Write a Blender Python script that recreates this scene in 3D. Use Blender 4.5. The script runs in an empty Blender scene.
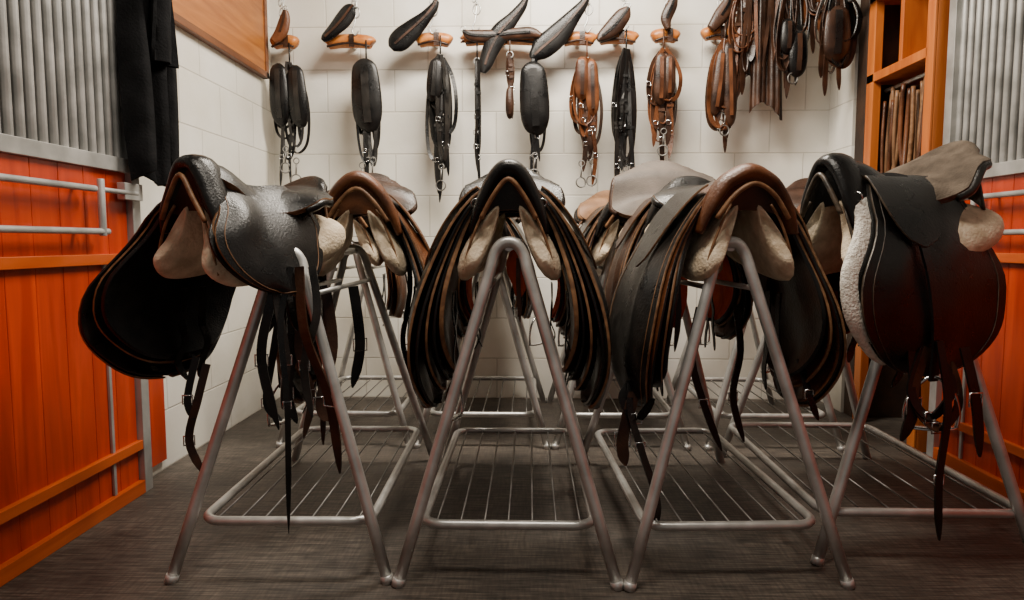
import bpy, math, random
from mathutils import Vector, Matrix, noise
random.seed(7)
scene=bpy.context.scene
R=random.uniform

# ------------------------------------------------------------------ materials
def newmat(name):
    m=bpy.data.materials.new(name); m.use_nodes=True
    nt=m.node_tree; b=nt.nodes['Principled BSDF']
    return m,nt,b
def noisy(name,c1,c2,rough=.5,metal=0,scale=8,bump=.2,bscale=60,rough2=None,spec=None,coat=0,bd=.01,lf=.5):
    m,nt,b=newmat(name)
    tc=nt.nodes.new('ShaderNodeTexCoord')
    n=nt.nodes.new('ShaderNodeTexNoise'); n.inputs['Scale'].default_value=scale; n.inputs['Detail'].default_value=6
    nt.links.new(tc.outputs['Object'],n.inputs['Vector'])
    r=nt.nodes.new('ShaderNodeValToRGB')
    r.color_ramp.elements[0].position=.35; r.color_ramp.elements[1].position=.68
    r.color_ramp.elements[0].color=(*c1,1); r.color_ramp.elements[1].color=(*c2,1)
    nt.links.new(n.outputs['Fac'],r.inputs['Fac']); nt.links.new(r.outputs['Color'],b.inputs['Base Color'])
    b.inputs['Roughness'].default_value=rough; b.inputs['Metallic'].default_value=metal
    if rough2 is not None:
        mr=nt.nodes.new('ShaderNodeMapRange'); mr.inputs['To Min'].default_value=rough; mr.inputs['To Max'].default_value=rough2
        mr.inputs['From Min'].default_value=.3; mr.inputs['From Max'].default_value=.7
        nt.links.new(n.outputs['Fac'],mr.inputs['Value']); nt.links.new(mr.outputs['Result'],b.inputs['Roughness'])
    if spec is not None: b.inputs['Specular IOR Level'].default_value=spec
    b.inputs['Coat Weight'].default_value=coat
    if bump:
        n2=nt.nodes.new('ShaderNodeTexNoise'); n2.inputs['Scale'].default_value=bscale; n2.inputs['Detail'].default_value=4
        nt.links.new(tc.outputs['Object'],n2.inputs['Vector'])
        n5=nt.nodes.new('ShaderNodeTexNoise'); n5.inputs['Scale'].default_value=bscale*.13; n5.inputs['Detail'].default_value=2
        nt.links.new(tc.outputs['Object'],n5.inputs['Vector'])
        ad=nt.nodes.new('ShaderNodeMath'); ad.operation='MULTIPLY_ADD'; ad.inputs[1].default_value=lf
        nt.links.new(n5.outputs['Fac'],ad.inputs[0]); nt.links.new(n2.outputs['Fac'],ad.inputs[2])
        bp=nt.nodes.new('ShaderNodeBump'); bp.inputs['Strength'].default_value=bump; bp.inputs['Distance'].default_value=bd
        nt.links.new(ad.outputs[0],bp.inputs['Height']); nt.links.new(bp.outputs['Normal'],b.inputs['Normal'])
    return m
BLK=noisy('black_leather',(.0022,.0022,.0025),(.010,.009,.0085),.22,rough2=.38,scale=9,bump=.16,bscale=170,spec=.34)
BLK2=noisy('worn_black_leather',(.004,.004,.004),(.024,.021,.018),.24,rough2=.42,scale=12,bump=.18,bscale=150,spec=.4)
FELT=noisy('black_felt',(.004,.004,.004),(.012,.011,.010),.9,scale=20,bump=.5,bscale=200,spec=.2)
BRN=noisy('brown_leather',(.045,.014,.005),(.18,.06,.02),.26,rough2=.45,scale=9,bump=.2,bscale=130,spec=.42)
BRN2=noisy('dark_brown_leather',(.014,.006,.0035),(.065,.026,.012),.28,rough2=.48,scale=10,bump=.2,bscale=130,spec=.42)
TANL=noisy('tan_leather',(.14,.065,.026),(.30,.155,.075),.38,rough2=.55,scale=9,bump=.2,bscale=130)
SUEDE=noisy('tan_suede',(.055,.040,.028),(.125,.095,.070),.85,scale=14,bump=.35,bscale=150,spec=.2)
GREYL=noisy('grey_leather',(.07,.052,.040),(.15,.115,.09),.6,scale=9,bump=.15,bscale=160)
EDGE=noisy('tan_edge',(.12,.05,.018),(.28,.14,.06),.5,scale=40,bump=.1)
EDGEB=noisy('dark_edge',(.02,.014,.010),(.10,.07,.045),.38,scale=40,bump=.1)
CREAM=noisy('cream_wool',(.52,.41,.28),(.80,.67,.50),.75,scale=22,bump=.5,bscale=110,spec=.25)
WHITEF=noisy('white_fleece',(.66,.60,.52),(.90,.85,.77),.95,scale=60,bump=.9,bscale=130,spec=.1)
STEEL=noisy('galvanised_steel',(.44,.44,.42),(.62,.61,.59),.28,metal=.6,rough2=.45,scale=14,bump=.04,bscale=60)
RODS=noisy('dull_steel',(.15,.145,.135),(.24,.23,.215),.45,metal=.5,scale=14,bump=0)
STALLM=noisy('stall_steel',(.35,.35,.335),(.52,.51,.49),.38,metal=.5,rough2=.6,scale=10,bump=.05)
CHROME=noisy('chrome',(.5,.5,.5),(.65,.65,.65),.2,metal=1,bump=0)
REDC=noisy('red_orange_cloth',(.60,.05,.008),(.8,.12,.02),.8,scale=20,bump=.3)
OWOOD=noisy('bracket_wood',(.36,.10,.014),(.62,.23,.05),.38,scale=16,bump=.2,bscale=40)
CLOTH=noisy('black_cloth',(.003,.003,.0035),(.010,.010,.011),.95,scale=10,bump=.3,bscale=120,spec=.15)
DKW=noisy('dark_wood',(.02,.009,.005),(.05,.022,.010),.6,scale=10,bump=.2)

def wood_mat(name,c1,c2,axis,rough=.4,plank=0):
    m,nt,b=newmat(name)
    tc=nt.nodes.new('ShaderNodeTexCoord'); mp=nt.nodes.new('ShaderNodeMapping')
    sc=[14,14,14]; sc[axis]=1.2; mp.inputs['Scale'].default_value=sc
    nt.links.new(tc.outputs['Object'],mp.inputs['Vector'])
    n=nt.nodes.new('ShaderNodeTexNoise'); n.inputs['Scale'].default_value=1.6; n.inputs['Detail'].default_value=8; n.inputs['Distortion'].default_value=.6
    nt.links.new(mp.outputs['Vector'],n.inputs['Vector'])
    r=nt.nodes.new('ShaderNodeValToRGB'); r.color_ramp.elements[0].position=.3; r.color_ramp.elements[1].position=.7
    r.color_ramp.elements[0].color=(*c1,1); r.color_ramp.elements[1].color=(*c2,1)
    nt.links.new(n.outputs['Fac'],r.inputs['Fac'])
    nt.links.new(r.outputs['Color'],b.inputs['Base Color'])
    b.inputs['Roughness'].default_value=rough
    bp=nt.nodes.new('ShaderNodeBump'); bp.inputs['Strength'].default_value=.15; bp.inputs['Distance'].default_value=.004
    nt.links.new(n.outputs['Fac'],bp.inputs['Height']); nt.links.new(bp.outputs['Normal'],b.inputs['Normal'])
    return m
ORANGE=wood_mat('orange_stall_boards',(.34,.020,.002),(.58,.050,.005),2,.3)
ORBAR=wood_mat('orange_trim_wood',(.42,.06,.005),(.62,.115,.015),1,.33)
CABW=wood_mat('orange_cabinet_wood',(.40,.085,.010),(.60,.17,.026),2,.4)
SIGNW=wood_mat('sign_wood',(.26,.075,.010),(.46,.17,.034),1,.45)
SIGNF=wood_mat('sign_frame_wood',(.10,.03,.008),(.2,.065,.015),1,.4)

def block_mat(name,uaxis):
    m,nt,b=newmat(name)
    tc=nt.nodes.new('ShaderNodeTexCoord'); sp=nt.nodes.new('ShaderNodeSeparateXYZ'); cb=nt.nodes.new('ShaderNodeCombineXYZ')
    nt.links.new(tc.outputs['Object'],sp.inputs['Vector'])
    nt.links.new(sp.outputs[uaxis],cb.inputs[0]); nt.links.new(sp.outputs[2],cb.inputs[1])
    br=nt.nodes.new('ShaderNodeTexBrick'); nt.links.new(cb.outputs[0],br.inputs['Vector'])
    br.inputs['Scale'].default_value=1; br.inputs['Brick Width'].default_value=.40; br.inputs['Row Height'].default_value=.245
    br.inputs['Mortar Size'].default_value=.005; br.inputs['Mortar Smooth'].default_value=.7
    br.inputs['Color1'].default_value=(.85,.825,.76,1); br.inputs['Color2'].default_value=(.81,.785,.72,1); br.inputs['Mortar'].default_value=(.62,.59,.53,1)
    n=nt.nodes.new('ShaderNodeTexNoise'); n.inputs['Scale'].default_value=2.2; n.inputs['Detail'].default_value=7
    nt.links.new(tc.outputs['Object'],n.inputs['Vector'])
    r=nt.nodes.new('ShaderNodeValToRGB'); r.color_ramp.elements[0].color=(.83,.80,.74,1); r.color_ramp.elements[1].color=(1,1,1,1)
    r.color_ramp.elements[0].position=.3; r.color_ramp.elements[1].position=.6
    nt.links.new(n.outputs['Fac'],r.inputs['Fac'])
    mx=nt.nodes.new('ShaderNodeMix'); mx.data_type='RGBA'; mx.blend_type='MULTIPLY'; mx.inputs[0].default_value=1
    nt.links.new(br.outputs['Color'],mx.inputs[6]); nt.links.new(r.outputs['Color'],mx.inputs[7])
    nt.links.new(mx.outputs[2],b.inputs['Base Color'])
    b.inputs['Roughness'].default_value=.42
    bp=nt.nodes.new('ShaderNodeBump'); bp.invert=True; bp.inputs['Strength'].default_value=.4; bp.inputs['Distance'].default_value=.006
    nt.links.new(br.outputs['Fac'],bp.inputs['Height'])
    n3=nt.nodes.new('ShaderNodeTexNoise'); n3.inputs['Scale'].default_value=45
    nt.links.new(tc.outputs['Object'],n3.inputs['Vector'])
    bp2=nt.nodes.new('ShaderNodeBump'); bp2.inputs['Strength'].default_value=.12; bp2.inputs['Distance'].default_value=.005
    nt.links.new(n3.outputs['Fac'],bp2.inputs['Height']); nt.links.new(bp.outputs['Normal'],bp2.inputs['Normal'])
    nt.links.new(bp2.outputs['Normal'],b.inputs['Normal'])
    return m
BLX=block_mat('white_blocks_x',0); BLY=block_mat('white_blocks_y',1)

def floor_mat():
    m,nt,b=newmat('rubber_floor')
    tc=nt.nodes.new('ShaderNodeTexCoord')
    n=nt.nodes.new('ShaderNodeTexNoise'); n.inputs['Scale'].default_value=3; n.inputs['Detail'].default_value=8
    nt.links.new(tc.outputs['Object'],n.inputs['Vector'])
    def lines(sx,sy,lo,hi):
        mp=nt.nodes.new('ShaderNodeMapping'); mp.inputs['Scale'].default_value=(sx,sy,1)
        nt.links.new(tc.outputs['Object'],mp.inputs['Vector'])
        n2=nt.nodes.new('ShaderNodeTexNoise'); n2.inputs['Scale'].default_value=1; n2.inputs['Detail'].default_value=3
        nt.links.new(mp.outputs['Vector'],n2.inputs['Vector'])
        r2=nt.nodes.new('ShaderNodeValToRGB'); r2.color_ramp.elements[0].position=.36; r2.color_ramp.elements[1].position=.66
        r2.color_ramp.elements[0].color=(lo,lo,lo,1); r2.color_ramp.elements[1].color=(hi,hi,hi,1)
        nt.links.new(n2.outputs['Fac'],r2.inputs['Fac']); return n2,r2
    n2,r2=lines(8,130,.40,1.5); n4,r4=lines(110,14,.72,1.22)
    r=nt.nodes.new('ShaderNodeValToRGB'); r.color_ramp.elements[0].position=.3; r.color_ramp.elements[1].position=.7
    r.color_ramp.elements[0].color=(.042,.033,.026,1); r.color_ramp.elements[1].color=(.105,.085,.068,1)
    nt.links.new(n.outputs['Fac'],r.inputs['Fac'])
    prev=r.outputs['Color']
    for q in (r2,r4):
        mx=nt.nodes.new('ShaderNodeMix'); mx.data_type='RGBA'; mx.blend_type='MULTIPLY'; mx.inputs[0].default_value=1
        nt.links.new(prev,mx.inputs[6]); nt.links.new(q.outputs['Color'],mx.inputs[7]); prev=mx.outputs[2]
    nt.links.new(prev,b.inputs['Base Color']); b.inputs['Roughness'].default_value=.55
    bp=nt.nodes.new('ShaderNodeBump'); bp.inputs['Strength'].default_value=.5; bp.inputs['Distance'].default_value=.004
    nt.links.new(n2.outputs['Fac'],bp.inputs['Height']); nt.links.new(bp.outputs['Normal'],b.inputs['Normal'])
    return m
FLOOR=floor_mat()
CEIL=noisy('ceiling_paint',(.45,.44,.42),(.52,.51,.49),.8,scale=3,bump=.05)
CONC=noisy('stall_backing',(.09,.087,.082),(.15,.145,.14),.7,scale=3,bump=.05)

# ------------------------------------------------------------------ mesh builder
def cr(pts,n=8,closed=False):
    out=[]; N=len(pts)
    segs=N if closed else N-1
    for i in range(segs):
        if closed: p=[pts[(i+k-1)%N] for k in range(4)]
        else: p=[pts[max(0,min(N-1,i+k-1))] for k in range(4)]
        for j in range(n):
            t=j/n
            out.append(tuple(.5*(2*b+(c-a)*t+(2*a-5*b+4*c-d)*t*t+(3*b-a-3*c+d)*t**3) for a,b,c,d in zip(*p)))
    if not closed: out.append(tuple(pts[-1]))
    return out
def interp(tab,u):
    for (a,va),(b,vb) in zip(tab,tab[1:]):
        if u<=b:
            t=(u-a)/(b-a); t=t*t*(3-2*t); return va+(vb-va)*t
    return tab[-1][1]

class MB:
    def __init__(s): s.v=[];s.f=[];s.m=[];s.s=[];s.mats=[];s.M=Matrix.Identity(4)
    def mi(s,m):
        if m not in s.mats: s.mats.append(m)
        return s.mats.index(m)
    def addv(s,p): s.v.append(s.M@Vector(p)); return len(s.v)-1
    def face(s,idx,m,sm=True): s.f.append(idx); s.m.append(s.mi(m)); s.s.append(sm)
    def grid(s,P,mat,cu=False,cv=False,sm=True):
        n=len(P);k=len(P[0]); I=[[s.addv(p) for p in row] for row in P]
        for i in range(n if cu else n-1):
            for j in range(k if cv else k-1):
                s.face((I[i][j],I[(i+1)%n][j],I[(i+1)%n][(j+1)%k],I[i][(j+1)%k]),mat,sm)
        return I
    def tube(s,pts,r,mat,seg=10,closed=False,cap=True):
        P=[Vector(p) for p in pts]; N=len(P); rows=[]; nrm=None
        for i in range(N):
            if closed: t=P[(i+1)%N]-P[i-1]
            else: t=P[min(N-1,i+1)]-P[max(0,i-1)]
            t.normalize()
            if nrm is None:
                a=Vector((0,0,1)) if abs(t.z)<.9 else Vector((1,0,0)); nrm=t.cross(a).normalized()
            else: nrm=(nrm-t*nrm.dot(t)).normalized()
            b=t.cross(nrm); rr=r[i] if isinstance(r,(list,tuple)) else r
            rows.append([P[i]+(nrm*math.cos(q)+b*math.sin(q))*rr for q in [2*math.pi*k/seg for k in range(seg)]])
        I=s.grid(rows,mat,cu=closed,cv=True)
        if cap and not closed: s.face(tuple(I[0]),mat,False); s.face(tuple(reversed(I[-1])),mat,False)
    def loft(s,pts,side,mat,n=5,seg=14,tear=0,cap=True):
        C=cr(pts,n); sd=Vector(side).normalized(); rows=[]
        for i,c in enumerate(C):
            a=Vector(C[max(0,i-1)][:3]); b=Vector(C[min(len(C)-1,i+1)][:3]); t=(b-a).normalized()
            q=(sd-t*sd.dot(t)).normalized(); nn=t.cross(q); p=Vector(c[:3]); rx=max(.0005,c[3]); ry=max(.0005,c[4]); row=[]
            for k in range(seg):
                th=2*math.pi*k/seg; co=math.cos(th); si=math.sin(th)
                row.append(p+q*rx*co+nn*ry*si*(1+tear*co))
            rows.append(row)
        I=s.grid(rows,mat,cv=True)
        if cap: s.face(tuple(I[0]),mat); s.face(tuple(reversed(I[-1])),mat)
    def ribbon(s,pts,w,wd,mat,t=.004,n=6,taper=False,edge=None):
        C=cr(pts,n); wd=Vector(wd).normalized(); rows=[]; last=None
        for i,c in enumerate(C):
            a=Vector(C[max(0,i-1)][:3]); b=Vector(C[min(len(C)-1,i+1)][:3]); tt=(b-a).normalized()
            q=(wd-tt*wd.dot(tt))
            if q.length<.25: q=last if last is not None else Vector((.3,.9,.1))
            q=q-tt*q.dot(tt)
            if q.length<.05: q=Vector((0,1,0))
            q=q.normalized()
            last=q.copy()
            nn=tt.cross(q); p=Vector(c[:3]); ww=w/2
            if taper and i>=len(C)-3: ww*=[.8,.5,.12][i-len(C)+3]
            rows.append([p+q*ww+nn*t/2,p-q*ww+nn*t/2,p-q*ww-nn*t/2,p+q*ww-nn*t/2])
        I=s.grid(rows,mat,cv=True,sm=False); s.face(tuple(I[0]),mat,False); s.face(tuple(reversed(I[-1])),mat,False)
    def sheet(s,P,th,mo,mi_,mr,split=None):
        n=len(P);k=len(P[0]); P=[[Vector(p) for p in r] for r in P]; Q=[]
        for i in range(n):
            row=[]
            for j in range(k):
                du=P[min(n-1,i+1)][j]-P[max(0,i-1)][j]; dv=P[i][min(k-1,j+1)]-P[i][max(0,j-1)]
                nn=du.cross(dv)
                nn=nn.normalized() if nn.length>1e-9 else Vector((0,0,1)); row.append(P[i][j]+nn*th)
            Q.append(row)
        s.grid(P,mi_)
        if split: s.grid(Q[:split[0]+1],mo); s.grid(Q[split[0]:],split[1])
        else: s.grid(Q,mo)
        bor=[(0,j) for j in range(k)]+[(i,k-1) for i in range(1,n)]+[(n-1,j) for j in range(k-2,-1,-1)]+[(i,0) for i in range(n-2,0,-1)]
        a=[P[i][j] for i,j in bor]; b=[Q[i][j] for i,j in bor]
        L=len(a); ctr=sum(a,Vector())/L; m=[]
        for x,y in zip(a,b):
            c=(x+y)/2; d=(c-ctr); dn=d.normalized() if d.length>0 else d
            m.append(c+dn*abs(th)*.35)
        s.grid([a,m,b],mr,cv=True)
        return Q
    def box(s,a,b,mat):
        (x0,y0,z0),(x1,y1,z1)=a,b
        I=[s.addv(p) for p in [(x0,y0,z0),(x1,y0,z0),(x1,y1,z0),(x0,y1,z0),(x0,y0,z1),(x1,y0,z1),(x1,y1,z1),(x0,y1,z1)]]
        for f in [(0,3,2,1),(4,5,6,7),(0,1,5,4),(1,2,6,5),(2,3,7,6),(3,0,4,7)]: s.face(tuple(I[q] for q in f),mat,False)
    def ring(s,c,r,rt,mat,nrm=(0,1,0),sx=1,sz=1):
        nrm=Vector(nrm).normalized(); a=Vector((0,0,1)) if abs(nrm.z)<.9 else Vector((1,0,0)); u=nrm.cross(a).normalized(); w=u.cross(nrm)
        s.tube([Vector(c)+u*r*sx*math.cos(t)+w*r*sz*math.sin(t) for t in [2*math.pi*k/20 for k in range(20)]],rt,mat,8,True)
    def make(s,name,bevel=0):
        me=bpy.data.meshes.new(name); me.from_pydata([tuple(v) for v in s.v],[],s.f)
        for m in s.mats: me.materials.append(m)
        for p,mi,sm in zip(me.polygons,s.m,s.s): p.material_index=mi; p.use_smooth=sm
        me.validate(); me.update()
        o=bpy.data.objects.new(name,me); scene.collection.objects.link(o)
        if bevel:
            md=o.modifiers.new('bevel','BEVEL'); md.width=bevel; md.segments=2; md.limit_method='ANGLE'
        return o

# ------------------------------------------------------------------ room
LX=-1.53; BY=4.1; RX=1.74
def boxobj(name,a,b,mat,bevel=0):
    m=MB(); m.box(a,b,mat); return m.make(name,bevel)
boxobj('floor',(-3.2,-1.6,-.1),(3.4,BY+.1,0),FLOOR)
boxobj('ceiling',(-3.2,-1.6,3.0),(3.4,BY+.1,3.1),CEIL)
boxobj('wall_back',(LX-.1,BY,0),(2.6,BY+.1,3.0),BLX)
boxobj('wall_left',(LX-.1,2.60,0),(LX,BY,3.0),BLY)
m=MB(); m.box((RX,3.80,0),(RX+.1,BY,3.0),BLY); m.box((2.2,3.06,0),(2.3,3.80,3.0),BLY); m.box((RX,3.06,2.45),(2.2,3.80,3.0),BLY); m.make('wall_right')

# stall fronts ------------------------------------------------
def stall(name,X,d,y0,y1,zt=1.25,zl=.89,rails=True,post=.05):
    m=MB()
    def bx(xa,xb,ya,yb,za,zb,mt): m.box((min(X+d*xa,X+d*xb),ya,za),(max(X+d*xa,X+d*xb),yb,zb),mt)
    y=y0
    while y<y1-post-.01:
        ye=min(y+.1205,y1-post-.004); bx(-.03,0,y,ye,0,zt-.05,ORANGE); y+=.122
    bx(-.034,-.003,y0,y1-post,0,zt-.05,ORANGE)
    bx(-.05,.018,y0,y1,zt-.05,zt,STALLM)
    bx(-.05,.022,y1-post,y1,0,2.6,STALLM)
    bx(-.05,.02,y0,y1,2.55,2.62,STALLM)
    bx(-.001,.022,y0,y1-post,.0,.05,ORBAR)
    bx(-.001,.02,y0,y1-post,.17,.205,ORBAR)
    bx(-.001,.02,y0,y1-post,zl-.018,zl+.018,ORBAR)
    bx(0,.010,y1-.22,y1-.205,.05,zl,STALLM)
    y=y0+.02
    while y<y1-post:
        m.tube([(X-d*.012,y,zt),(X-d*.012,y,2.56)],.0145,STALLM,10); y+=.047
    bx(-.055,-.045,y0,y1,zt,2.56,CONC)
    if rails:
        r=.011;xx=X+d*.045
        m.tube([(xx,y0,1.125),(xx,y1-.30,1.125)],r,STALLM); m.tube([(xx,y0,.985),(xx,y1-.24,.985)],r,STALLM)
        m.tube([(xx,y1-.27,.97),(xx,y1-.27,1.16)],r*1.1,STALLM)
        m.tube([(xx,y1-.27,1.125),(xx,y1-.06,1.125)],r*.8,STALLM)
        bx(.02,.05,y1-.14,y1-.03,1.10,1.16,STALLM)
        for yy in (y0+.4,y0+1.4,y1-.35):
            m.tube([(X,yy,1.125),(xx,yy,1.125)],.008,STALLM); m.tube([(X,yy,.985),(xx,yy,.985)],.008,STALLM)
    return m.make(name,.002)
stall('stall_front',-1.48,1,-.8,2.54)
stall('stall_front',1.80,-1,-.8,3.04)
boxobj('wall_left_stall',(-1.62,-.8,2.62),(-1.5,2.59,3.0),CEIL)
boxobj('wall_right_stall',(1.84,-.8,2.62),(1.96,3.05,3.0),CEIL)
boxobj('trim_1',(LX,2.60,.05),(LX+.02,2.74,.62),ORANGE)

# sign board --------------------------------------------------
m=MB(); s0,s1=2.72,3.95
m.box((LX,s0,1.90),(LX+.025,s1,2.33),SIGNW)
for a,b in (((s0-.02,1.88),(s1+.02,1.915)),((s0-.02,2.315),(s1+.02,2.35)),((s0-.02,1.88),(s0+.015,2.35)),((s1-.015,1.88),(s1+.02,2.35))):
    m.box((LX,a[0],a[1]),(LX+.035,b[0],b[1]),SIGNF)
m.make('wooden_sign',.003)

# cabinet on the right -----------------------------------------
m=MB(); X0,X1=1.75,2.16; Y0,Y1=3.07,3.79
m.box((X1-.02,Y0,0),(X1,Y1,2.4),DKW)
m.box((X0,Y0,0),(X1,Y0+.06,2.4),CABW); m.box((X0,Y1-.10,0),(X1,Y1,2.4),DKW); m.box((X0-.012,Y1-.20,0),(X0+.03,Y1-.13,2.4),CABW); m.box((X0-.012,Y0,0),(X0,Y0+.06,2.4),CABW)
for z in (.9,1.78,2.18): m.box((X0-.012,Y0+.05,z-.022),(X1,Y1-.13,z+.022),CABW)
m.box((X0+.0,Y0+.28,1.80),(X1,Y0+.31,2.16),CABW)
m.box((X0,Y0,2.38),(X1,Y1,2.42),CABW)
m.make('tack_cabinet',.003)
m=MB()
for k in range(16):
    y=3.17+k*.028; x=1.80+R(-.015,.04); zt=1.70+R(-.05,.03)
    m.tube(cr([(x,y,zt),(x+R(-.02,.02),y+R(-.02,.02),1.45),(x+R(-.03,.03),y+R(-.03,.03),1.2),(x,y+R(-.02,.02),.95)],5),R(.007,.014),random.choice([BRN,EDGE,TANL,TANL]),8)
m.tube([(1.82,3.14,1.72),(1.82,3.62,1.72)],.01,STEEL)
m.make('riding_crops')

m=MB(); m.tube([(1.66,2.9,2.2),(1.66,4.09,2.2)],.016,STEEL); m.tube([(1.66,3.3,2.2),(1.66,3.3,3.0)],.008,STEEL); m.make('hanging_pipe')

# hanging black coat on the left --------------------------------
m=MB(); P=[]; CX=-1.39
for i in range(34):
    t=i/33; z=2.55-1.36*t; row=[]
    hw=.075+.025*min(1,t*3)+.02*t
    for j in range(30):
        v=j/29*2-1
        y=2.56+v*hw+.01*math.sin(6*t)
        x=CX+.035*math.sin(v*9+3*t)+.02*math.sin(v*17-4*t)*t-.03*v*v
        row.append((x,y,z+.03*math.sin(v*7)*t))
    P.append(row)
m.sheet(P,.012,CLOTH,CLOTH,CLOTH)
P2=[]
for i in range(16):
    t=i/15; P2.append([(CX+.05+.02*math.sin(j*.9+t*4),2.48+j*.011-.01*t,2.45-.85*t) for j in range(12)])
m.sheet(P2,.012,CLOTH,CLOTH,CLOTH)
m.tube(cr([(LX,2.64,2.6),(LX+.07,2.62,2.62),(LX+.14,2.56,2.54)],5),.008,STEEL)
m.make('black_coat')

# ------------------------------------------------------------------ saddle rack
def rack(X,Y,L=1.0,W=.61,H=.95,FW=.49,yaw=0,zf=.15,ft=.05):
    m=MB(); r=.0165
    def A(y0,y1):
        hw=.030; k=(W/2-hw)/H
        left=[(-W/2,y0,.0)]
        for z in (.2,.4,.6,.8,H-.075): left.append((-(W/2-k*z),y0+(y1-y0)*z/H,z))
        x0=-left[-1][0]
        arc=[(-x0*.80,y1,H-.035),(-x0*.45,y1,H-.008),(0,y1,H),(x0*.45,y1,H-.008),(x0*.80,y1,H-.035)]
        right=[(-p[0],p[1],p[2]) for p in reversed(left)]
        m.tube(left[:-1]+cr([left[-1]]+arc+[right[0]],4)+right[1:],r,STEEL,12)
        for sx in (-1,1): m.tube([(sx*W/2,y0,0),(sx*(W/2-.006),y0+.002,.022)],.018,STEEL,12)
    A(-ft,.09); A(L+ft*.5,L-.09)
    m.tube([(0,.09,H-.012),(0,L-.09,H-.012)],r*.9,STEEL)
    for sx in (-.06,.06): m.tube([(sx,.085,H-.13),(sx,L-.085,H-.13)],r*.5,STEEL)
    hw=FW/2; c=.06; a=.015; b=L-.015; pts=[]
    for cx,cy,s0 in ((hw-c,a+c,-90),(hw-c,b-c,0),(-hw+c,b-c,90),(-hw+c,a+c,180)):
        for q in range(0,91,15):
            t=math.radians(s0+q); pts.append((cx+c*math.cos(t),cy+c*math.sin(t),zf))
    m.tube(pts,.0135,STEEL,12,True)
    for k in range(7):
        x=-hw+.04+k*(FW-.08)/6; m.tube([(x,a,zf),(x,b,zf)],.0032,RODS,6)
    o=m.make('saddle_rack'); o.location=(X,Y,0); o.rotation_euler=(0,0,yaw)
    return o
rack(-.70,1.87,yaw=.02,H=.925)
rack(-.06,1.86)
rack(.575,1.87,yaw=.05)
rack(1.17,1.98,FW=.60,W=.64,ft=.01)
for x in (-.86,-.22,.42,1.12): rack(x,3.10,L=.88,ft=.02)

# ------------------------------------------------------------------ stirrup + straps
def stirrup(m,c,mat=CHROME,s=1,a=0):
    c=Vector(c); ca,sa=math.cos(a),math.sin(a)
    def T(x,z): return c+Vector((x*ca*s,x*sa*s,z*s))
    m.tube([T(x,z) for x,z in cr([(-.06,-.13),(-.064,-.09),(-.05,-.04),(-.018,-.005),(0,0),(.018,-.005),(.05,-.04),(.064,-.09),(.06,-.13)],4)],.005*s,mat,8)
    m.loft([(*T(-.062,-.13),.006,.004),(*T(-.03,-.133),.018,.005),(*T(.03,-.133),.018,.005),(*T(.062,-.13),.006,.004)],(sa,-ca,0) ,mat,4,10)
def buckle(m,c,wd,w=.03,mat=CHROME):
    c=Vector(c); wd=Vector(wd).normalized(); h=Vector((0,0,w*.55))
    m.tube([c+wd*w*.6+h,c-wd*w*.6+h,c-wd*w*.6-h,c+wd*w*.6-h],.0028,mat,6,True)
def strap(m,p,L,mat,w=.024,wd=(1,.3,0),sway=.03,tap=True,bk=True):
    x,y,z=p; pts=[(x,y,z)]
    for k in range(1,6):
        pts.append((x+R(-sway,sway)*k/5,y+R(-sway,sway)*k/5,z-L*k/5))
    m.ribbon(pts,w,wd,mat,.0045,5,tap)
    if bk: buckle(m,pts[2],wd,w*1.2)

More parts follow.
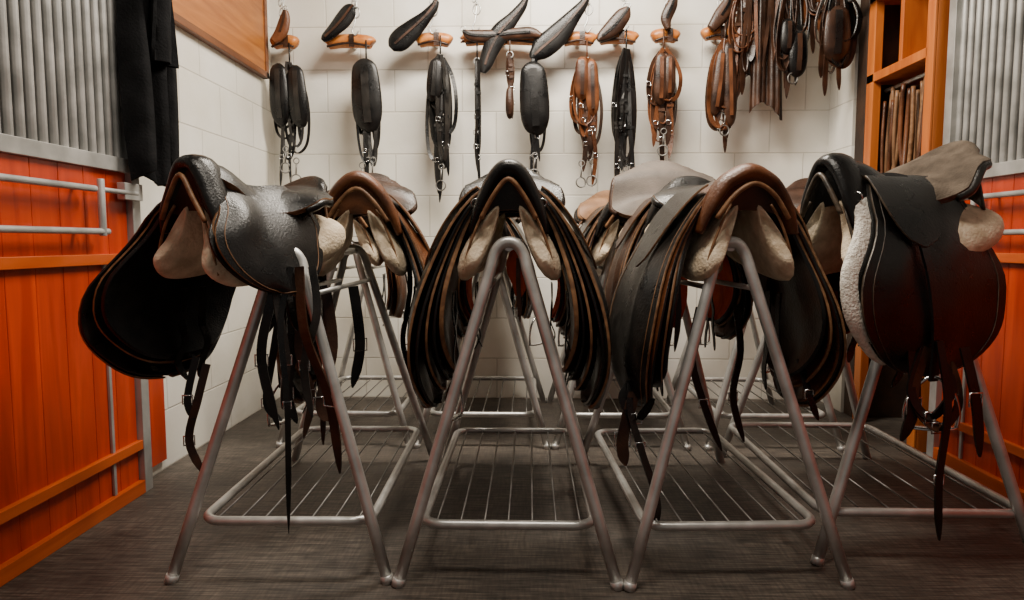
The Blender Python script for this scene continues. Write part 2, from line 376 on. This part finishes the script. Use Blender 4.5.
# ------------------------------------------------------------------ saddle
BASE=[(.035,.165),(.10,.125),(.165,.045),(.220,-.06),(.262,-.17),(.284,-.28),(.282,-.37),(.255,-.46)]
def saddle(X,Y,yaw=0,roll=0,z=.955,s=1.0,seat=BLK,flap=BLK,inner=BRN,rim=EDGE,panel=CREAM,pom=BLK,cant=None,edge=BLK,
           L=dict(),Rr=dict(),nl=4,pomw=.075,pomh=.20,canth=.25,stir=True,straps=0,strapm=BLK,name='english_saddle',padcol=FELT,pitch=0,skirt=True,seat2=None,seatw=1,face=None):
    m=MB()
    m.M=Matrix.Rotation(yaw,4,'Z')@Matrix.Rotation(roll,4,'Y')@Matrix.Rotation(pitch,4,'X')@Matrix.Scale(s,4)@Matrix.Translation((0,-.24,0))
    cant=cant or seat
    for side,o in ((-1,L),(1,Rr)):
        kx=o.get('kx',1); kz=o.get('kz',1); fw=o.get('fw',1); fy=o.get('fy',0); n=o.get('nl',nl); cut=o.get('cut',1)
        for l in range(n):
            sx=kx*(1-.075*l); sz=kz*(1-.045*l+(.03 if l==1 else 0))
            prof=cr([(x*sx,.165+(zz-.165)*sz) for x,zz in BASE],6); K=26; NV=17; P=[]
            prof=prof[:max(6,int(len(prof)*cut))]
            ph=R(0,6)
            for i in range(K+1):
                t=i/K; sss=math.sin(t*math.pi/2)**.9; f=sss*(len(prof)-1); a=int(min(f,len(prof)-2)); q=f-a
                x=prof[a][0]*(1-q)+prof[a+1][0]*q; zz=prof[a][1]*(1-q)+prof[a+1][1]*q
                w=interp([(0,.13),(.3,.13+.035*fw),(.6,.20*fw),(1,.20*fw)],sss)
                if sss>.55: w*=math.sqrt(max(0.004,1-((sss-.55)/.45)**2.6))
                c=interp([(0,.20),(.4,.19),(.7,.16),(1,.17)],sss)+fy
                if l==1: w*=1.03
                if l>=2: w*=1-.05*(l-1)
                row=[]
                for j in range(NV):
                    v=j/(NV-1)*2-1
                    y=c+v*w
                    bow=-.022*(v*v)*sss
                    if l==0: bow+=.020*math.exp(-((v+.58)**2)/.035-((sss-.48)**2)/.045)*kz
                    row.append((side*(x+bow+.006*math.sin(5*v+ph+3*sss)*sss),y,zz+.004*math.sin(4*v+ph)))
                P.append(row)
            mo=flap if l==0 else (flap if l==2 else (inner if l==1 else padcol)); mi_=inner if l<3 else padcol
            if side<0: P=[list(reversed(r)) for r in P]
            Q=m.sheet(P,.007 if l<n-1 else .013,mo,mi_,rim if l%2==0 else edge)
            if l==0:
                off=Vector((side*.0005,0,0))
                path=[Q[i][1]+off for i in range(2,K-3)]+[Q[K-3][j]+off for j in range(2,NV-2)]+[Q[i][-2]+off for i in range(K-4,1,-1)]
                m.tube(path,.0014,rim,5)
        if skirt:
            P=[]
            prof=cr([(x*kx*1.05+.010,.178+(zz-.165)*kz) for x,zz in BASE[:5]],6)
            for i in range(14):
                t=i/13; f=4+t*15;  a=int(min(f,len(prof)-2)); q=f-a
                x=prof[a][0]*(1-q)+prof[a+1][0]*q; zz=prof[a][1]*(1-q)+prof[a+1][1]*q
                w=.105*math.sqrt(max(.003,1-max(0,(t-.15)/.85)**2.2))
                P.append([(side*x,.17-.02*t+(v/10*2-1)*w,zz) for v in (range(11) if side>0 else range(10,-1,-1))])
            m.sheet(P,.006,flap,flap,rim)
        sl=Vector((side*math.sin(math.radians(26)),0,-math.cos(math.radians(26))))
        m.loft([(side*.078,.0,-.005,.05,.012),(side*.08,.012,-.008,.105,.024),(side*.085,.05,-.005,.125,.033),(side*.09,.15,.0,.12,.036),(side*.105,.3,.01,.10,.042),(side*.115,.42,.03,.075,.045),(side*.115,.475,.05,.04,.028),(side*.112,.49,.055,.01,.008)],sl,panel,5,18,tear=.42)
        m.tube(cr([(side*.058,.004,.10),(side*.085,-.004,.05),(side*.112,-.004,-.02),(side*.128,.0,-.085)],5),.004,rim,6)
        if o.get('fleece'):
            pr=cr([(x*kx*.93,.165+(zz-.165)*kz*.93) for x,zz in BASE],4)
            pl=[]
            for i,p in enumerate(pr):
                t=i/(len(pr)-1); w=interp([(0,.13),(.3,.13+.035*fw),(.6,.20*fw),(1,.20*fw)],t)
                if t>.55: w*=math.sqrt(max(.01,1-((t-.55)/.45)**2.6))
                c=interp([(0,.20),(.4,.19),(.7,.16),(1,.17)],t)+fy
                pl.append((side*(p[0]-.02),c-w-.012,p[1],.030,.015))
            m.loft(pl[2:-1],(0,1,0),WHITEF,2,12)
        if stir and o.get('stir',True):
            pr=[(x*kx+.022,.165+(zz-.165)*kz) for x,zz in BASE]
            pts=[(side*p[0],.15,p[1]) for p in pr[1:6]]
            m.ribbon(pts,.026,(0,1,0),strapm,.007,5)
            e=pts[-1]; e2=(e[0],e[1],e[2]-.16)
            m.ribbon([e,(e[0]+.004*side,.15,e[2]-.08),e2],.026,(0,1,0),strapm,.007,4)
            stirrup(m,(e2[0],e2[1],e2[2]+.01),CHROME,1,math.pi/2-.5)
        m.ring((side*.095*1.0,.02,.105),.012,.0025,CHROME,(0,1,.3))
        for k in range(2):
            strap(m,(side*.17*kx,.16+.07*k,-.16+.2*(cut<1)),.30*kz,strapm,.024,(0,1,0),.02,True,False)
    pw=pomw
    arch=[(-pw*1.75,.035,.02,.03,.012),(-pw*1.45,.03,.085,.04,.018),(-pw*.95,.03,.15,.045,.022),(-pw*.45,.03,pomh-.012,.05,.024),(0,.03,pomh,.052,.026),(pw*.45,.03,pomh-.012,.05,.024),(pw*.95,.03,.15,.045,.022),(pw*1.45,.03,.085,.04,.018),(pw*1.75,.035,.02,.03,.012)]
    m.loft(arch,(0,1,0),pom,5,14)
    ca=cr([a[:3] for a in arch[1:8]],4); P=[[(p[0]*(1-.25*k/6),p[1]-.022+.004*k,p[2]+( .075-p[2])*k/6*.9) for p in ca] for k in range(7)]
    m.sheet(P,.006,face or pom,face or pom,rim)
    m.tube(cr([(-pw*1.3,-.012,.06),(-pw*.7,-.02,.125),(0,-.022,pomh-.035),(pw*.7,-.02,.125),(pw*1.3,-.012,.06)],5),.007,rim,8)
    P=[]; NU=26; NV=17
    zr=[(0,pomh-.005),(.12,pomh-.01),(.42,.145),(.65,.155),(.88,canth-.04),(1,canth)]
    hw=[(0,pw*.7),(.2,.075),(.45,.115*seatw),(.7,.165*seatw),(.9,.15*seatw),(1,.085*seatw)]
    dr=[(0,.03),(.25,.065),(.5,.06),(.75,.03),(1,.045)]
    for i in range(NU):
        u=i/(NU-1); row=[]
        for j in range(NV):
            v=j/(NV-1)*2-1; w=interp(hw,u)
            yy=.02+.47*u-(.05*v*v*max(0,u-.6)/.4)
            row.append((w*v,yy,interp(zr,u)*1-interp(dr,u)*abs(v)**2.2))
        P.append(row)
    m.sheet(P,-.016,seat,BLK,rim,split=(12,seat2) if seat2 else None)
    edge_=[P[i][0] for i in range(15,NU)]+[P[-1][j] for j in range(2,NV-2,2)]+[P[i][-1] for i in range(NU-1,14,-1)]
    m.tube(cr([tuple(p) for p in edge_],2),.013,cant,8)
    for jj in (0,-1): m.tube([tuple(P[i][jj]) for i in range(2,16)],.004,rim,6)
    P=[]
    for i in range(9):
        t=i/8; P.append([(( .085+.05*t)*seatw*(v/10*2-1),.49-.04*((v/10*2-1)**2)-.02*t,canth-.045*(v/10*2-1)**2-(.15)*t) for v in range(11)])
    m.sheet(P,.008,cant,BLK,rim)
    for k in range(straps):
        side=random.choice((-1,1)); strap(m,(side*R(.15,.25),R(.02,.3),-.05),R(.45,.7),random.choice([strapm,BRN2]),.022,(R(-1,1),R(-1,1),0),.05)
    o=m.make(name); o.location=(X,Y,z); return o

# front row
saddle(-.83,2.05,yaw=-.46,roll=.06,seat=BLK,flap=BLK,inner=BLK2,L=dict(kx=1.33,kz=1.0,fw=1.3,fy=-.0,stir=False),Rr=dict(kx=.92,kz=1,cut=.55,nl=3,stir=False),rim=EDGE,pomh=.22,canth=.21,z=.95,pomw=.07,skirt=False,s=.97)
saddle(-.06,2.18,yaw=0,seat=BLK,inner=BRN2,padcol=BRN2,nl=5,rim=EDGE,L=dict(stir=False,kx=1.04,kz=1.09),Rr=dict(stir=False,kx=1.04,kz=1.09),pomh=.205,pomw=.06,canth=.25,face=BLK2)
saddle(.585,2.17,yaw=.13,seat=BLK,flap=BLK2,inner=BRN,padcol=BRN2,nl=4,rim=EDGE,pom=BRN,L=dict(kx=1.12,kz=1.05,fw=1.1,stir=False),Rr=dict(kx=1.02,kz=1.07,stir=False),pomh=.19,pomw=.08,canth=.21,face=BRN2)
saddle(1.12,2.16,yaw=-1.22,seat=BLK,seat2=SUEDE,flap=BLK,inner=BLK2,rim=EDGEB,cant=BLK2,L=dict(kx=.7,kz=.75,stir=False),Rr=dict(kx=.74,kz=.84,fw=1.25,fy=.03,fleece=True),pomh=.205,pomw=.055,canth=.27,panel=CREAM,z=.965,s=1.08)
# second saddles on the front racks
saddle(-.63,2.63,yaw=.12,seat=BRN2,flap=BRN,inner=BRN2,rim=EDGE,pom=BRN,L=dict(kx=.95,kz=1.15),Rr=dict(kx=1.0,kz=1.15,fw=1.1),straps=7,s=1.08)
saddle(-.06,2.68,seat=BLK2,flap=BLK,L=dict(kx=.85,kz=.85,stir=False),Rr=dict(kx=.85,kz=.85),cant=GREYL,padcol=REDC)
saddle(.54,2.66,seat=GREYL,flap=BRN2,inner=BRN,L=dict(kx=.85,kz=.85,stir=False),Rr=dict(kx=.85,kz=.85,stir=False),cant=BRN2,canth=.32,seatw=1.3,padcol=REDC)
saddle(1.17,2.70,seat=BRN2,flap=BRN,L=dict(kx=.85,kz=.85),Rr=dict(kx=.85,kz=.85),pom=TANL)
# back row
for x,y,st,fl,pc in ((-.86,3.35,BLK,BRN,FELT),(-.22,3.38,GREYL,BLK,FELT),(.42,3.36,TANL,BLK,REDC),(1.12,3.38,BRN,BRN,FELT),(-.22,3.75,BLK,BRN2,REDC),(.42,3.78,BLK,BRN,FELT)):
    saddle(x,y,yaw=R(-.1,.1),seat=st,flap=fl,inner=BRN,nl=3,L=dict(kx=.85,kz=.85),Rr=dict(kx=.85,kz=.85),stir=(y<3.6),padcol=pc)

# hanging girths/straps below front saddles ------------------------
def strapset(name,lst):
    m=MB()
    for pts,w,mat,wd in lst:
        m.ribbon(pts,w,wd,mat,.006,6,True); buckle(m,pts[len(pts)//2],wd,w*1.1)
    return m.make(name)
strapset('girth_straps',[
 ([(-.67,1.90,.88),(-.69,1.86,.72),(-.67,1.84,.5),(-.68,1.85,.13)],.016,BLK,(1,.4,0)),
 ([(-.70,1.90,.88),(-.72,1.87,.78),(-.75,1.87,.62),(-.71,1.88,.42)],.026,BLK,(1,.2,0)),
 ([(-.72,1.90,.88),(-.70,1.87,.78),(-.68,1.87,.62),(-.70,1.88,.48)],.022,BLK2,(1,.6,0)),
 ([(-.65,1.91,.88),(-.63,1.88,.7),(-.57,1.90,.5),(-.55,1.92,.28)],.028,BRN2,(1,-.3,0)),
 ([(-.93,1.92,.60),(-.95,1.90,.5),(-.98,1.9,.38),(-.94,1.9,.28)],.022,BRN2,(1,.3,0)),
 ([(-.96,1.92,.62),(-.98,1.90,.5),(-.96,1.9,.44)],.02,BLK,(1,.3,0)),
 ([(-.62,1.93,.88),(-.6,1.9,.75),(-.64,1.9,.6),(-.62,1.9,.45)],.022,BLK2,(1,.1,0)),
 ([(-.74,2.2,.8),(-.76,2.2,.6),(-.72,2.2,.45),(-.75,2.2,.3)],.024,BRN2,(1,.5,0)),
 ([(-.78,2.2,.8),(-.78,2.2,.6),(-.80,2.2,.45),(-.77,2.2,.35)],.03,BLK,(1,.5,0)),
 ([(-.68,2.25,.8),(-.66,2.25,.6),(-.69,2.2,.42),(-.66,2.2,.36)],.034,BRN2,(1,.5,0)),
 ([(-.60,2.3,.8),(-.58,2.3,.6),(-.61,2.3,.45)],.034,BLK,(1,.5,0)),
 ([(-.82,2.25,.8),(-.84,2.2,.6),(-.87,2.2,.42),(-.82,2.2,.36)],.024,BLK,(1,.5,0))])
strapset('girth_straps',[
 ([(.30,1.98,.56),(.29,1.95,.47),(.32,1.94,.36),(.37,1.93,.2),(.36,1.93,.12)],.02,BLK2,(1,.2,0)),
 ([(.33,2.0,.56),(.30,1.96,.5),(.27,1.95,.38),(.28,1.95,.3)],.035,BRN2,(1,.2,0)),
 ([(.31,2.0,.55),(.27,1.96,.5),(.31,1.95,.44),(.36,1.95,.5)],.025,BLK,(1,.2,0)),
 ([(.52,2.1,.75),(.50,2.1,.6),(.54,2.1,.45),(.60,2.1,.3)],.022,BLK,(1,.2,0)),
 ([(.66,2.2,.75),(.68,2.2,.6),(.66,2.2,.45),(.70,2.2,.3)],.022,BLK,(1,.2,0)),
 ([(.81,2.05,.6),(.83,2.02,.5),(.86,2.02,.42)],.02,BLK,(1,.2,0))])
strapset('girth_straps',[
 ([(1.12,1.88,.68),(1.14,1.86,.5),(1.12,1.85,.3),(1.13,1.85,.13)],.022,BLK,(1,.2,0)),
 ([(1.06,1.9,.66),(1.06,1.88,.5),(1.03,1.88,.40)],.035,BLK,(1,.2,0)),
 ([(1.10,1.9,.66),(1.06,1.88,.52),(1.12,1.87,.44),(1.18,1.88,.5),(1.17,1.9,.62)],.024,BRN2,(1,.2,0)),
 ([(1.09,1.9,.66),(1.05,1.88,.54),(1.10,1.87,.47),(1.16,1.88,.54),(1.15,1.9,.62)],.024,BLK,(1,.2,0)),
 ([(1.2,1.9,.66),(1.22,1.87,.52),(1.24,1.87,.36)],.03,BLK,(1,.2,0))])
m=MB()
m.loft([(-.035,2.14,.93,.02,.012),(-.04,2.13,.88,.034,.018),(-.03,2.13,.83,.030,.015),(-.035,2.13,.78,.010,.008)],(1,0,0),REDC,5,12)
m.ribbon([(-.035,2.115,.90),(-.036,2.108,.85),(-.035,2.115,.80),(-.03,2.12,.70)],.014,(1,0,0),BRN,.005,5,True)
m.make('red_girth_cover')
m=MB()
m.loft([(.49,2.32,.90,.02,.015),(.495,2.32,.85,.035,.02),(.50,2.32,.75,.032,.02),(.49,2.32,.66,.014,.01)],(1,0,0),REDC,5,12)
m.ribbon([(.49,2.30,.88),(.495,2.295,.8),(.50,2.295,.7),(.49,2.30,.58)],.018,(1,0,0),BRN2,.005,5,True)
m.make('red_girth_cover')

# ------------------------------------------------------------------ back wall tack
U=.00588
wx=lambda p:(p-530)*U
wz=lambda q:.95+(242-q)*U
m=MB(); m.tube([(wx(268),4.02,2.44),(wx(730),4.02,2.44)],.011,STEEL)
for p in (280,420,560,700,725): m.tube([(wx(p),4.02,2.44),(wx(p),4.095,2.44)],.008,STEEL)
m.make('hook_rail')
def bracket(px0,px1,py,hookx,mat=OWOOD):
    m=MB(); x0,x1=wx(px0),wx(px1); z=wz(py); c=(x0+x1)/2; y=3.99; h=.038
    m.loft([(x0,y,z-.012,h*.6,.02),(x0+.012,y,z-.006,h*.95,.035),(x0*.7+x1*.3,y,z+.003,h,.04),(x0*.3+x1*.7,y,z+.003,h,.04),(x1-.012,y,z-.006,h*.95,.035),(x1,y,z-.012,h*.6,.02)],(0,0,1),mat,4,16)
    m.tube(cr([(x0+.01,y-.036,z-.035),(c,y-.044,z-.018),(x1-.01,y-.036,z-.035)],4),.007,BRN2,6)
    m.ribbon([(c+.02,y-.044,z+.03),(c+.02,y-.046,z),(c+.02,y-.044,z-.04)],.03,(1,0,0),BRN2,.005,4)
    m.tube([(c,y,z),(c,4.095,z)],.018,STEEL)
    hx=wx(hookx)
    m.tube([(p[0],p[1],p[2]) for p in cr([(hx,4.035,2.46),(hx,4.02,2.475),(hx,4.005,2.455),(hx+.006,3.98,2.36),(hx-.004,3.955,z+.10),(hx-.02,3.95,z+.05),(hx-.004,3.95,z+.025),(hx+.02,3.95,z+.05)],5)],.0045,STEEL,8)
    m.ring((hx+.004,3.955,z+.15),.03,.004,STEEL,(.2,1,0),.7,1)
    m.ring((hx-.01,3.955,z+.21),.022,.0035,STEEL,(.8,1,0),.7,1)
    return m.make('wooden_tack_bracket',0)
for a in ((278,303,48,291),(332,377,48,362),(420,453,47,437),(466,538,46,478),(560,592,47,585),(595,632,46,620),(647,672,45,660),(695,724,43,710)):
    bracket(*a)
def hang(name,px,top,bot,mats,n=5,wid=22,pad=None,bits=1,w=.016,y=3.93,free=3,bkl=True):
    random.seed(px*7+bot); m=MB(); k_=y/4.02; 
    X_=lambda p:(p-530)*U*k_
    Z_=lambda q:.95+(242-q)*U*k_
    x=X_(px); zt=Z_(top); zb=Z_(bot); W=wid*U*k_
    m.tube([(x,y,zt+.12),(x,y,zt-.02)],.005,mats[0],6)
    m.ring((x,y,zt),.018,.003,STEEL,(0,1,0))
    Lt=zt-zb
    for k in range(n):
        mat=random.choice(mats); g=W*R(.10,.42); Ln=Lt*R(.35,.8)
        dx=R(-.25,.25)*W; yy=y+R(-.03,.02); a=R(-.5,.5)
        pts=[(x-.006,yy,zt+.01),(x-g*.8+dx*.4,yy-.01,zt-Ln*.22),(x-g+dx*.8,yy+R(-.01,.01),zt-Ln*.6),(x-g*.7+dx,yy,zt-Ln*.9),(x+dx,yy-.01,zt-Ln),(x+g*.7+dx,yy,zt-Ln*.88),(x+g+dx*.8,yy+R(-.01,.01),zt-Ln*.55),(x+g*.8+dx*.4,yy+.01,zt-Ln*.22),(x+.006,yy,zt+.01)]
        m.ribbon(pts,w*R(.8,1.3),(.7,a+.6,0),mat,.005,6)
        if k%3==0 and bkl: buckle(m,(pts[2][0],yy-.012,pts[2][2]),(1,.1,0),.02)
    for k in range(free):
        mat=random.choice(mats); Ln=Lt*R(.6,1.0) if k else Lt
        dx=R(-.35,.35)*W; pts=[(x+R(-.01,.01),y-.01,zt)]
        for q in (.25,.5,.75,1): pts.append((x+dx*min(1,q*1.6)+R(-.01,.01),y-.015+R(-.012,.006),zt-Ln*q))
        m.ribbon(pts,w*R(.9,1.2),(1,R(-.5,.5),0),mat,.005,6,True)
        if bkl: buckle(m,(pts[3][0],pts[3][1]-.004,pts[3][2]),(1,.1,0),.02)
        for q in (1,2): m.ribbon([(pts[q][0],pts[q][1]-.004,pts[q][2]+.008),(pts[q][0],pts[q][1]-.004,pts[q][2]-.008)],w*1.5,(1,0,0),mat,.008,1)
    if pad:
        for (p0,q0,q1,pw,tilt) in pad:
            xx=X_(p0); z0=Z_(q0); z1=Z_(q1); w_=pw*U/2
            m.loft([(xx-tilt*U,y-.02,z0,w_*.25,.006),(xx-tilt*U*.9,y-.03,z0-(z0-z1)*.05,w_*.6,.010),(xx-tilt*U*.7,y-.035,z0-(z0-z1)*.16,w_*.85,.014),(xx,y-.038,z0-(z0-z1)*.5,w_,.018),(xx+tilt*U*.5,y-.035,z0-(z0-z1)*.78,w_*.95,.016),(xx+tilt*U,y-.025,z0-(z0-z1)*.94,w_*.65,.012),(xx+tilt*U,y-.02,z1,w_*.2,.008)],(1,0,0),mats[0],5,14)
            m.ribbon([(xx-tilt*U*.6,y-.052,z0-(z0-z1)*.1),(xx,y-.062,z0-(z0-z1)*.5),(xx+tilt*U*.8,y-.052,z0-(z0-z1)*.88)],w_*.5,(1,0,0),mats[-1],.004,5)
    for b in range(bits):
        zz=zb+R(.0,.10)+.02; xx=x+(b-.5*(bits-1))*.06; m.ring((xx,y-.03,zz),.028,.004,RODS,(R(-.4,.4),1,0)); 
        m.tube([(xx,y-.03,zz+.03),(xx+.004,y-.03,zz+.09)],.0045,RODS,6)
        m.ring((xx+.004,y-.03,zz+.105),.016,.003,RODS,(R(-.4,.4),1,0))
    return m.make(name)
hang('bridle',293,68,188,[BLK,BLK2],6,34,[(284,68,128,19,1),(302,70,130,19,2)],2)
hang('bridle',369,66,192,[BLK,BLK2],6,26,[(370,64,134,29,2)],2)
hang('bridle',442,62,203,[BLK,BLK2],9,28,[(437,64,105,15,-2)],1,w=.024,free=5)
hang('leather_strap',478,66,190,[BLK],2,7,None,0,w=.014)
hang('leather_strap',510,60,122,[BRN2],2,7,[(510,92,122,8,0)],0,w=.014)
hang('bridle',534,66,190,[BLK],4,20,[(534,68,138,28,2)],1)
hang('bridle',585,66,188,[BRN,BRN2],10,30,[(580,64,105,14,0),(590,66,120,13,1)],2,w=.024,free=5)
hang('bridle',623,58,205,[BLK,BLK2],8,22,None,1,w=.028,free=6)
hang('bridle',659,58,170,[BRN2,BRN],11,28,[(656,60,110,14,0),(664,62,104,12,0)],1,w=.024,free=4)
hang('bridle',718,50,155,[BRN2,BRN],11,32,[(712,56,120,13,-3),(722,50,130,13,2)],1,w=.024,free=5)
hang('bridle',733,6,100,[BRN2,BRN],8,30,None,0,w=.03,free=6,bkl=False)
hang('bridle',782,-10,104,[BLK,BRN2],10,34,[(776,30,62,14,0),(786,40,84,17,0)],1,w=.028,y=3.85,bkl=False)
hang('bridle',801,-22,62,[BRN,BRN2],9,24,None,0,w=.028,y=3.86,bkl=False)
hang('bridle',824,0,102,[BRN2,BLK],12,36,[(822,18,70,24,0)],0,w=.028,y=3.72,bkl=False)
m=MB()
for p,y,z in ((782,3.85,2.44),(800,3.86,2.50),(824,3.72,2.36)):
    xx=(p-530)*U*y/4.02
    m.tube([(xx,y,z+.06),(xx,y,z-.02)],.005,STEEL,6)
m.tube([((775-530)*U*3.85/4.02,3.85,2.52),(1.60,3.85,2.52)],.011,STEEL); m.tube([(1.60,3.85,2.52),(1.60,4.095,2.52)],.011,STEEL)
m.tube([((824-530)*U*3.72/4.02,3.72,2.42),((824-530)*U*3.72/4.02,4.095,2.42)],.009,STEEL)
m.make('bridle_hanger')
# leather pads resting on the brackets
def leaf(pts,mat,name='leather_girth'):
    m=MB()
    L_=[(wx(a),3.925,wz(b),w*U*.9,.016) for i,(a,b,w) in enumerate(pts)]
    m.loft(L_,(1,0,.6),mat,6,14)
    m.ribbon([(wx(a),3.906,wz(b)) for a,b,w in pts[:-1]],.012,(1,0,.6),BRN2 if mat is not BRN2 else BLK,.004,4)
    m.ring((wx(pts[0][0]),3.92,wz(pts[0][1])+.012),.014,.003,STEEL,(.3,1,0))
    return m.make(name)
leaf([(441,14,3),(438,20,5),(430,29,7),(420,38,10),(408,48,12),(401,54,10),(397,58,4)],BLK)
leaf([(362,18,3),(358,22,8),(351,31,9),(342,40,7),(334,47,5),(331,50,2)],BLK)
leaf([(526,12,3),(522,20,5),(513,31,7),(501,44,10),(492,60,9),(487,74,7),(485,81,3)],BLK)
leaf([(584,10,3),(580,18,5),(570,30,8),(556,46,12),(542,58,12),(534,65,7),(531,68,3)],BLK)
leaf([(622,22,3),(618,28,8),(608,40,9),(598,48,6),(594,52,2)],BRN2)
leaf([(466,42,2),(474,46,6),(492,47,7),(512,45,6),(530,44,6),(540,47,3)],BRN2)
leaf([(296,22,3),(295,30,6),(291,42,7),(283,50,4)],BRN)
leaf([(666,10,3),(663,20,6),(658,32,6),(660,42,3)],BRN2)
leaf([(714,8,3),(716,18,7),(709,30,8),(700,42,5)],BRN2)
# big brown leather drape
m=MB()
for (pc,w,z0,z1,mt,off) in ((738,10,-60,92,BRN2,0),(751,14,-60,118,BRN2,.03),(763,9,-60,84,BRN2,.01)):
    P=[]
    for i in range(24):
        t=i/23; row=[]
        for j in range(20):
            v=j/19*2-1; ww=w*U*(.8+.35*t)
            row.append((wx(pc+3*t)+ww*v,3.95-off+.018*math.sin(v*6+2*t)+.012*math.sin(v*15+t),wz(z0)+(wz(z1)-wz(z0))*t+.05*math.cos(v*2.4+.6)*t))
        P.append(row)
    m.sheet(P,.006,mt,mt,BRN2)
for k in range(9):
    a=730+k*5; m.ribbon([(wx(a),3.89,wz(-50)),(wx(a+R(-2,2)),3.88,wz(20)),(wx(a+R(-4,4)),3.885,wz(R(60,112)))],.018,(1,R(-.4,.4),0),random.choice([BRN,BRN2]),.005,6,True)
m.tube([(wx(745),4.095,wz(-58)),(wx(745),3.86,wz(-58))],.012,STEEL)
m.make('leather_chaps')

# ------------------------------------------------------------------ lights
def area(name,loc,sx,sy,p,rot=(0,0,0),col=(1,.91,.78)):
    l=bpy.data.lights.new(name,'AREA'); l.shape='RECTANGLE'; l.size=sx; l.size_y=sy; l.energy=p; l.color=col
    o=bpy.data.objects.new(name,l); scene.collection.objects.link(o); o.location=loc; o.rotation_euler=rot; return o
area('ceiling_light',(0.1,2.9,2.95),1.3,.3,122,(math.radians(12),0,0))
area('ceiling_light',(0,1.3,2.95),1.4,.35,50)
w=bpy.data.worlds.new('world'); scene.world=w; w.use_nodes=True
w.node_tree.nodes['Background'].inputs[0].default_value=(1,.95,.88,1); w.node_tree.nodes['Background'].inputs[1].default_value=.2

# ------------------------------------------------------------------ camera
cam=bpy.data.cameras.new('camera'); cam.lens=24.0; cam.sensor_width=36; cam.clip_start=.05
co=bpy.data.objects.new('camera',cam); scene.collection.objects.link(co)
co.location=(0,0,.95); co.rotation_euler=(math.radians(90-4.86),0,math.radians(1.5))
scene.camera=co
